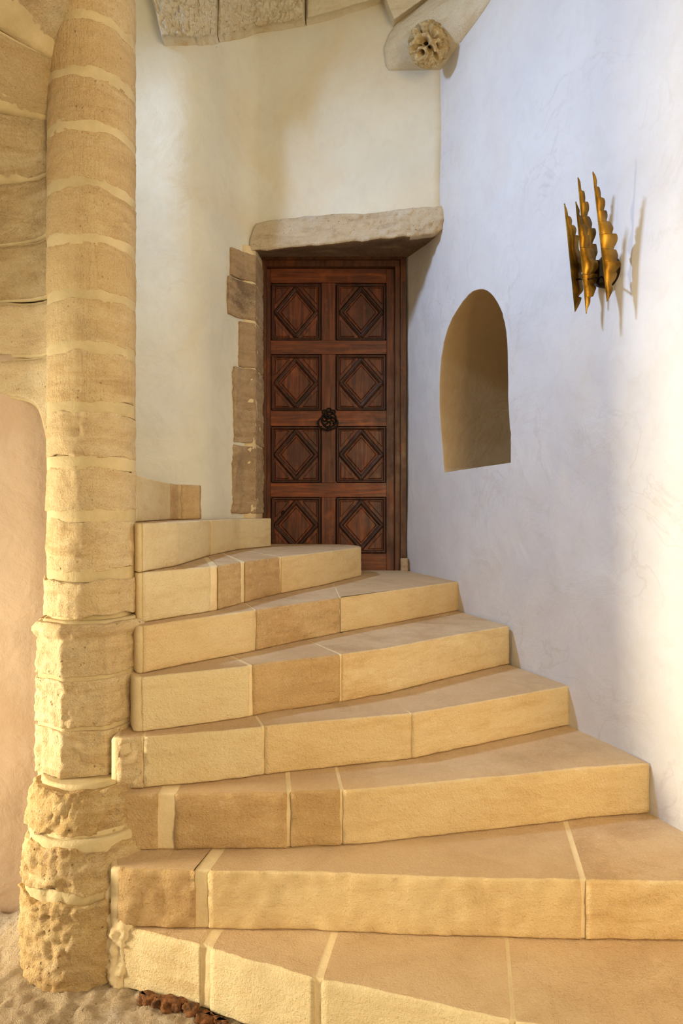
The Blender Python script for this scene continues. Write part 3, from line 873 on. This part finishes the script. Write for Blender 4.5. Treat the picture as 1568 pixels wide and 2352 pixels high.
# big stones of the arch above the back wall
arch = empty('arch_course', W(-2, 22, 15)); tag(arch, 'pale rough stones of an arch springing above the plastered back wall', 'arch')
def arch_stone(pts, proud, rough, mat='upper', fq=2.4):
    """front outline in frame bearings laid on the back wall plane, proud of it, grid filled"""
    xs = [p[0] for p in pts[0]]
    bm = bmesh.new(); rows_ = []
    lower, upper = pts
    nu, nv = 120, 60
    def ip(L, u):
        u *= len(L) - 1; i = min(int(u), len(L) - 2); f = u - i
        return (L[i][0] + (L[i + 1][0] - L[i][0]) * f, L[i][1] + (L[i + 1][1] - L[i][1]) * f)
    for j in range(nv + 1):
        row = []
        for i in range(nu + 1):
            a, b = ip(lower, i / nu), ip(upper, i / nu); t = j / nv
            e = min(i, nu - i, j) / 3.0
            pr = proud * min(1, .55 + .45 * e)
            p = on_back(a[0] + (b[0] - a[0]) * t, a[1] + (b[1] - a[1]) * t, pr)
            d = (rough * .55 * fbm(p, fq * .7, 5) + rough * .5 * fbm(p + Vector((4, 4, 4)), fq * 2.6, 4)) * min(1, e + .3)
            row.append(bm.verts.new(W(p.x, p.y - d, p.z)))
        rows_.append(row)
    for a, b in zip(rows_, rows_[1:]):
        for i in range(nu): bm.faces.new((a[i], a[i + 1], b[i + 1], b[i]))
    g = bmesh.ops.extrude_face_region(bm, geom=bm.faces[:])
    bmesh.ops.translate(bm, verts=[v for v in g['geom'] if isinstance(v, bmesh.types.BMVert)], vec=(0, 1.2 * proud * R + .2 * R, 0))
    new('arch_stone', bm, M[mat], arch)
arch_stone(([(372, 89), (420, 87), (497, 81)], [(335, -60), (420, -60), (500, -60)]), .5, .22, fq=3.5)
arch_stone(([(500, 81), (560, 74), (590, 65), (640, 58), (700, 46)], [(504, -60), (560, -60), (620, -60), (700, -60)]), .46, .20, fq=3.5)
arch_stone(([(703, 45), (760, 30), (868, -2), (900, -18)], [(705, -60), (760, -60), (840, -60), (900, -60)]), .45, .03)
arch_stone(([(905, 50), (930, 32), (965, 6), (1010, -28)], [(868, -40), (900, -60), (940, -70), (985, -90)]), .55, .02, fq=3)

# ------------------------------------------------------------------ sconce
sconce_w = wall_pt(wall_s(1400)); sz = (1176 - 626) * sconce_w.y / F
sconce = empty('wall_sconce', W(sconce_w.x, sconce_w.y, sz)); tag(sconce, 'torch-cut brass wall sconce of four jagged vertical blades on right wall', 'sconce')
bm = bmesh.new()
def disc(bm, n0, n1, r0, r1):
    A_ = []
    for nn, r in ((n0, r0), (n1 * .8, r0), (n1, r1)):
        A_.append([bm.verts.new(W(*(lambda p, zz: (p.x, p.y, zz))(sconce_w + NRM * nn + DIR * (r * math.cos(a)), sz + r * math.sin(a)))) for a in [2 * math.pi * k / 36 for k in range(36)]])
    for a, b in zip(A_, A_[1:]):
        for i in range(36): bm.faces.new((a[i], a[(i + 1) % 36], b[(i + 1) % 36], b[i]))
    bm.faces.new(A_[0]); bm.faces.new(A_[-1])
disc(bm, -.05, .22, .34, .24); new('backplate', bm, M['brass_dark'], sconce)
BL = [
 (1368, [(265,465),(300,560),(308,600),(335,610),(352,650),(345,700),(372,710),(388,760),(380,820),(410,825),(425,900),(432,960),(446,1000),(450,1060),(436,1100),(460,1130),(466,1190),(450,1230),(470,1260),(474,1330),(470,1400),(455,1440),(415,1490),(445,1505),(430,1570),(400,1630),(383,1655)]),
 (1385, [(413,180),(440,230),(452,320),(480,330),(488,400),(488,455),(515,455),(535,530),(520,600),(550,610),(570,680),(555,745),(590,745),(598,820),(575,910),(620,910),(640,990),(610,1050),(600,1095),(635,1095),(640,1160),(625,1240),(600,1250),(575,1350),(545,1440),(528,1500)]),
 (1405, [(390,445),(412,500),(432,545),(432,590),(462,610),(470,650),(465,695),(500,700),(515,760),(508,815),(545,830),(558,900),(548,945),(590,955),(608,1030),(585,1085),(615,1110),(622,1180),(590,1225),(612,1250),(635,1240),(632,1310),(600,1350),(615,1385),(590,1440),(570,1490),(545,1500),(545,1560),(520,1620),(507,1675)]),
 (1442, [(577,118),(605,165),(622,220),(622,278),(650,285),(662,350),(660,400),(690,415),(705,480),(698,540),(730,545),(748,600),(735,655),(770,665),(790,740),(775,800),(820,810),(845,880),(820,960),(852,970),(855,1040),(825,1100),(855,1110),(862,1160),(820,1215),(845,1235),(835,1290),(785,1355),(800,1380),(785,1430),(760,1490),(735,1540)]),
]
def smooth_pts(P):
    out = []
    m_ = len(P)
    for i in range(m_ - 1):
        p0, p1, p2, p3 = [Vector(P[max(0, min(m_ - 1, i + k))]) for k in (-1, 0, 1, 2)]
        for j in range(3):
            t = j / 3
            out.append(.5 * ((2 * p1) + (p2 - p0) * t + (2 * p0 - 5 * p1 + 4 * p2 - p3) * t * t + (3 * p1 - p0 - 3 * p2 + p3) * t ** 3))
    out.append(Vector(P[-1])); return out
for foot, pts in BL:
    wf = wall_pt(wall_s(foot))
    edge = smooth_pts(pts)
    a, b = Vector(pts[0]), Vector(pts[-1])
    bm = bmesh.new(); fr_, bk_ = [], []
    def pos(u, v, th):
        px, py = 1240 + u / 4.78, 370 + v / 4.78
        # slide out from the wall until the bearing is met
        xr = (px - 784) / F
        n_ = (xr * wf.y - wf.x) / (NRM.x - xr * NRM.y)
        p = wf + NRM * n_ + DIR * th
        return W(p.x, p.y, (1176 - py) * (wf + NRM * n_).y / F)
    for side, th in ((fr_, .012), (bk_, -.012)):
        for e in edge:
            t = max(0, min(1, (e.y - a.y) / (b.y - a.y)))
            s = a.lerp(b, t)
            wv = .04 * math.sin(e.y * .018) * ((e.x - s.x) / 150)
            side.append((bm.verts.new(pos(s.x, e.y if 0 < t < 1 else s.y, th)), bm.verts.new(pos((s.x + e.x) / 2, e.y, th * 1.6 + wv * .5)), bm.verts.new(pos(e.x + .01, e.y, th + wv))))
    for side in (fr_, bk_):
        for r0, r1 in zip(side, side[1:]):
            for c in (0, 1): bm.faces.new((r0[c], r0[c + 1], r1[c + 1], r1[c]))
    for r0, r1, s0, s1 in zip(fr_, fr_[1:], bk_, bk_[1:]):
        bm.faces.new((r0[2], r1[2], s1[2], s0[2])); bm.faces.new((r0[0], s0[0], s1[0], r1[0]))
    bmesh.ops.remove_doubles(bm, verts=bm.verts, dist=1e-5)
    new('blade', bm, M['brass'], sconce, smooth=True)
    # rod from the backplate to the blade
    bm = bmesh.new()
    A_ = W(sconce_w.x + NRM.x * .15, sconce_w.y + NRM.y * .15, sz - .1); B_ = pos((a.x + b.x) / 2 + 70, 1300, 0)
    d = (B_ - A_); ln = d.length
    bmesh.ops.create_cone(bm, cap_ends=True, segments=10, radius1=.02 * R, radius2=.02 * R, depth=ln)
    rot = d.to_track_quat('Z', 'Y').to_matrix()
    for v in bm.verts: v.co = rot @ v.co + (A_ + B_) / 2
    new('rod', bm, M['brass_dark'], sconce)

for o in bpy.data.objects:
    if '_w' in o: del o['_w']
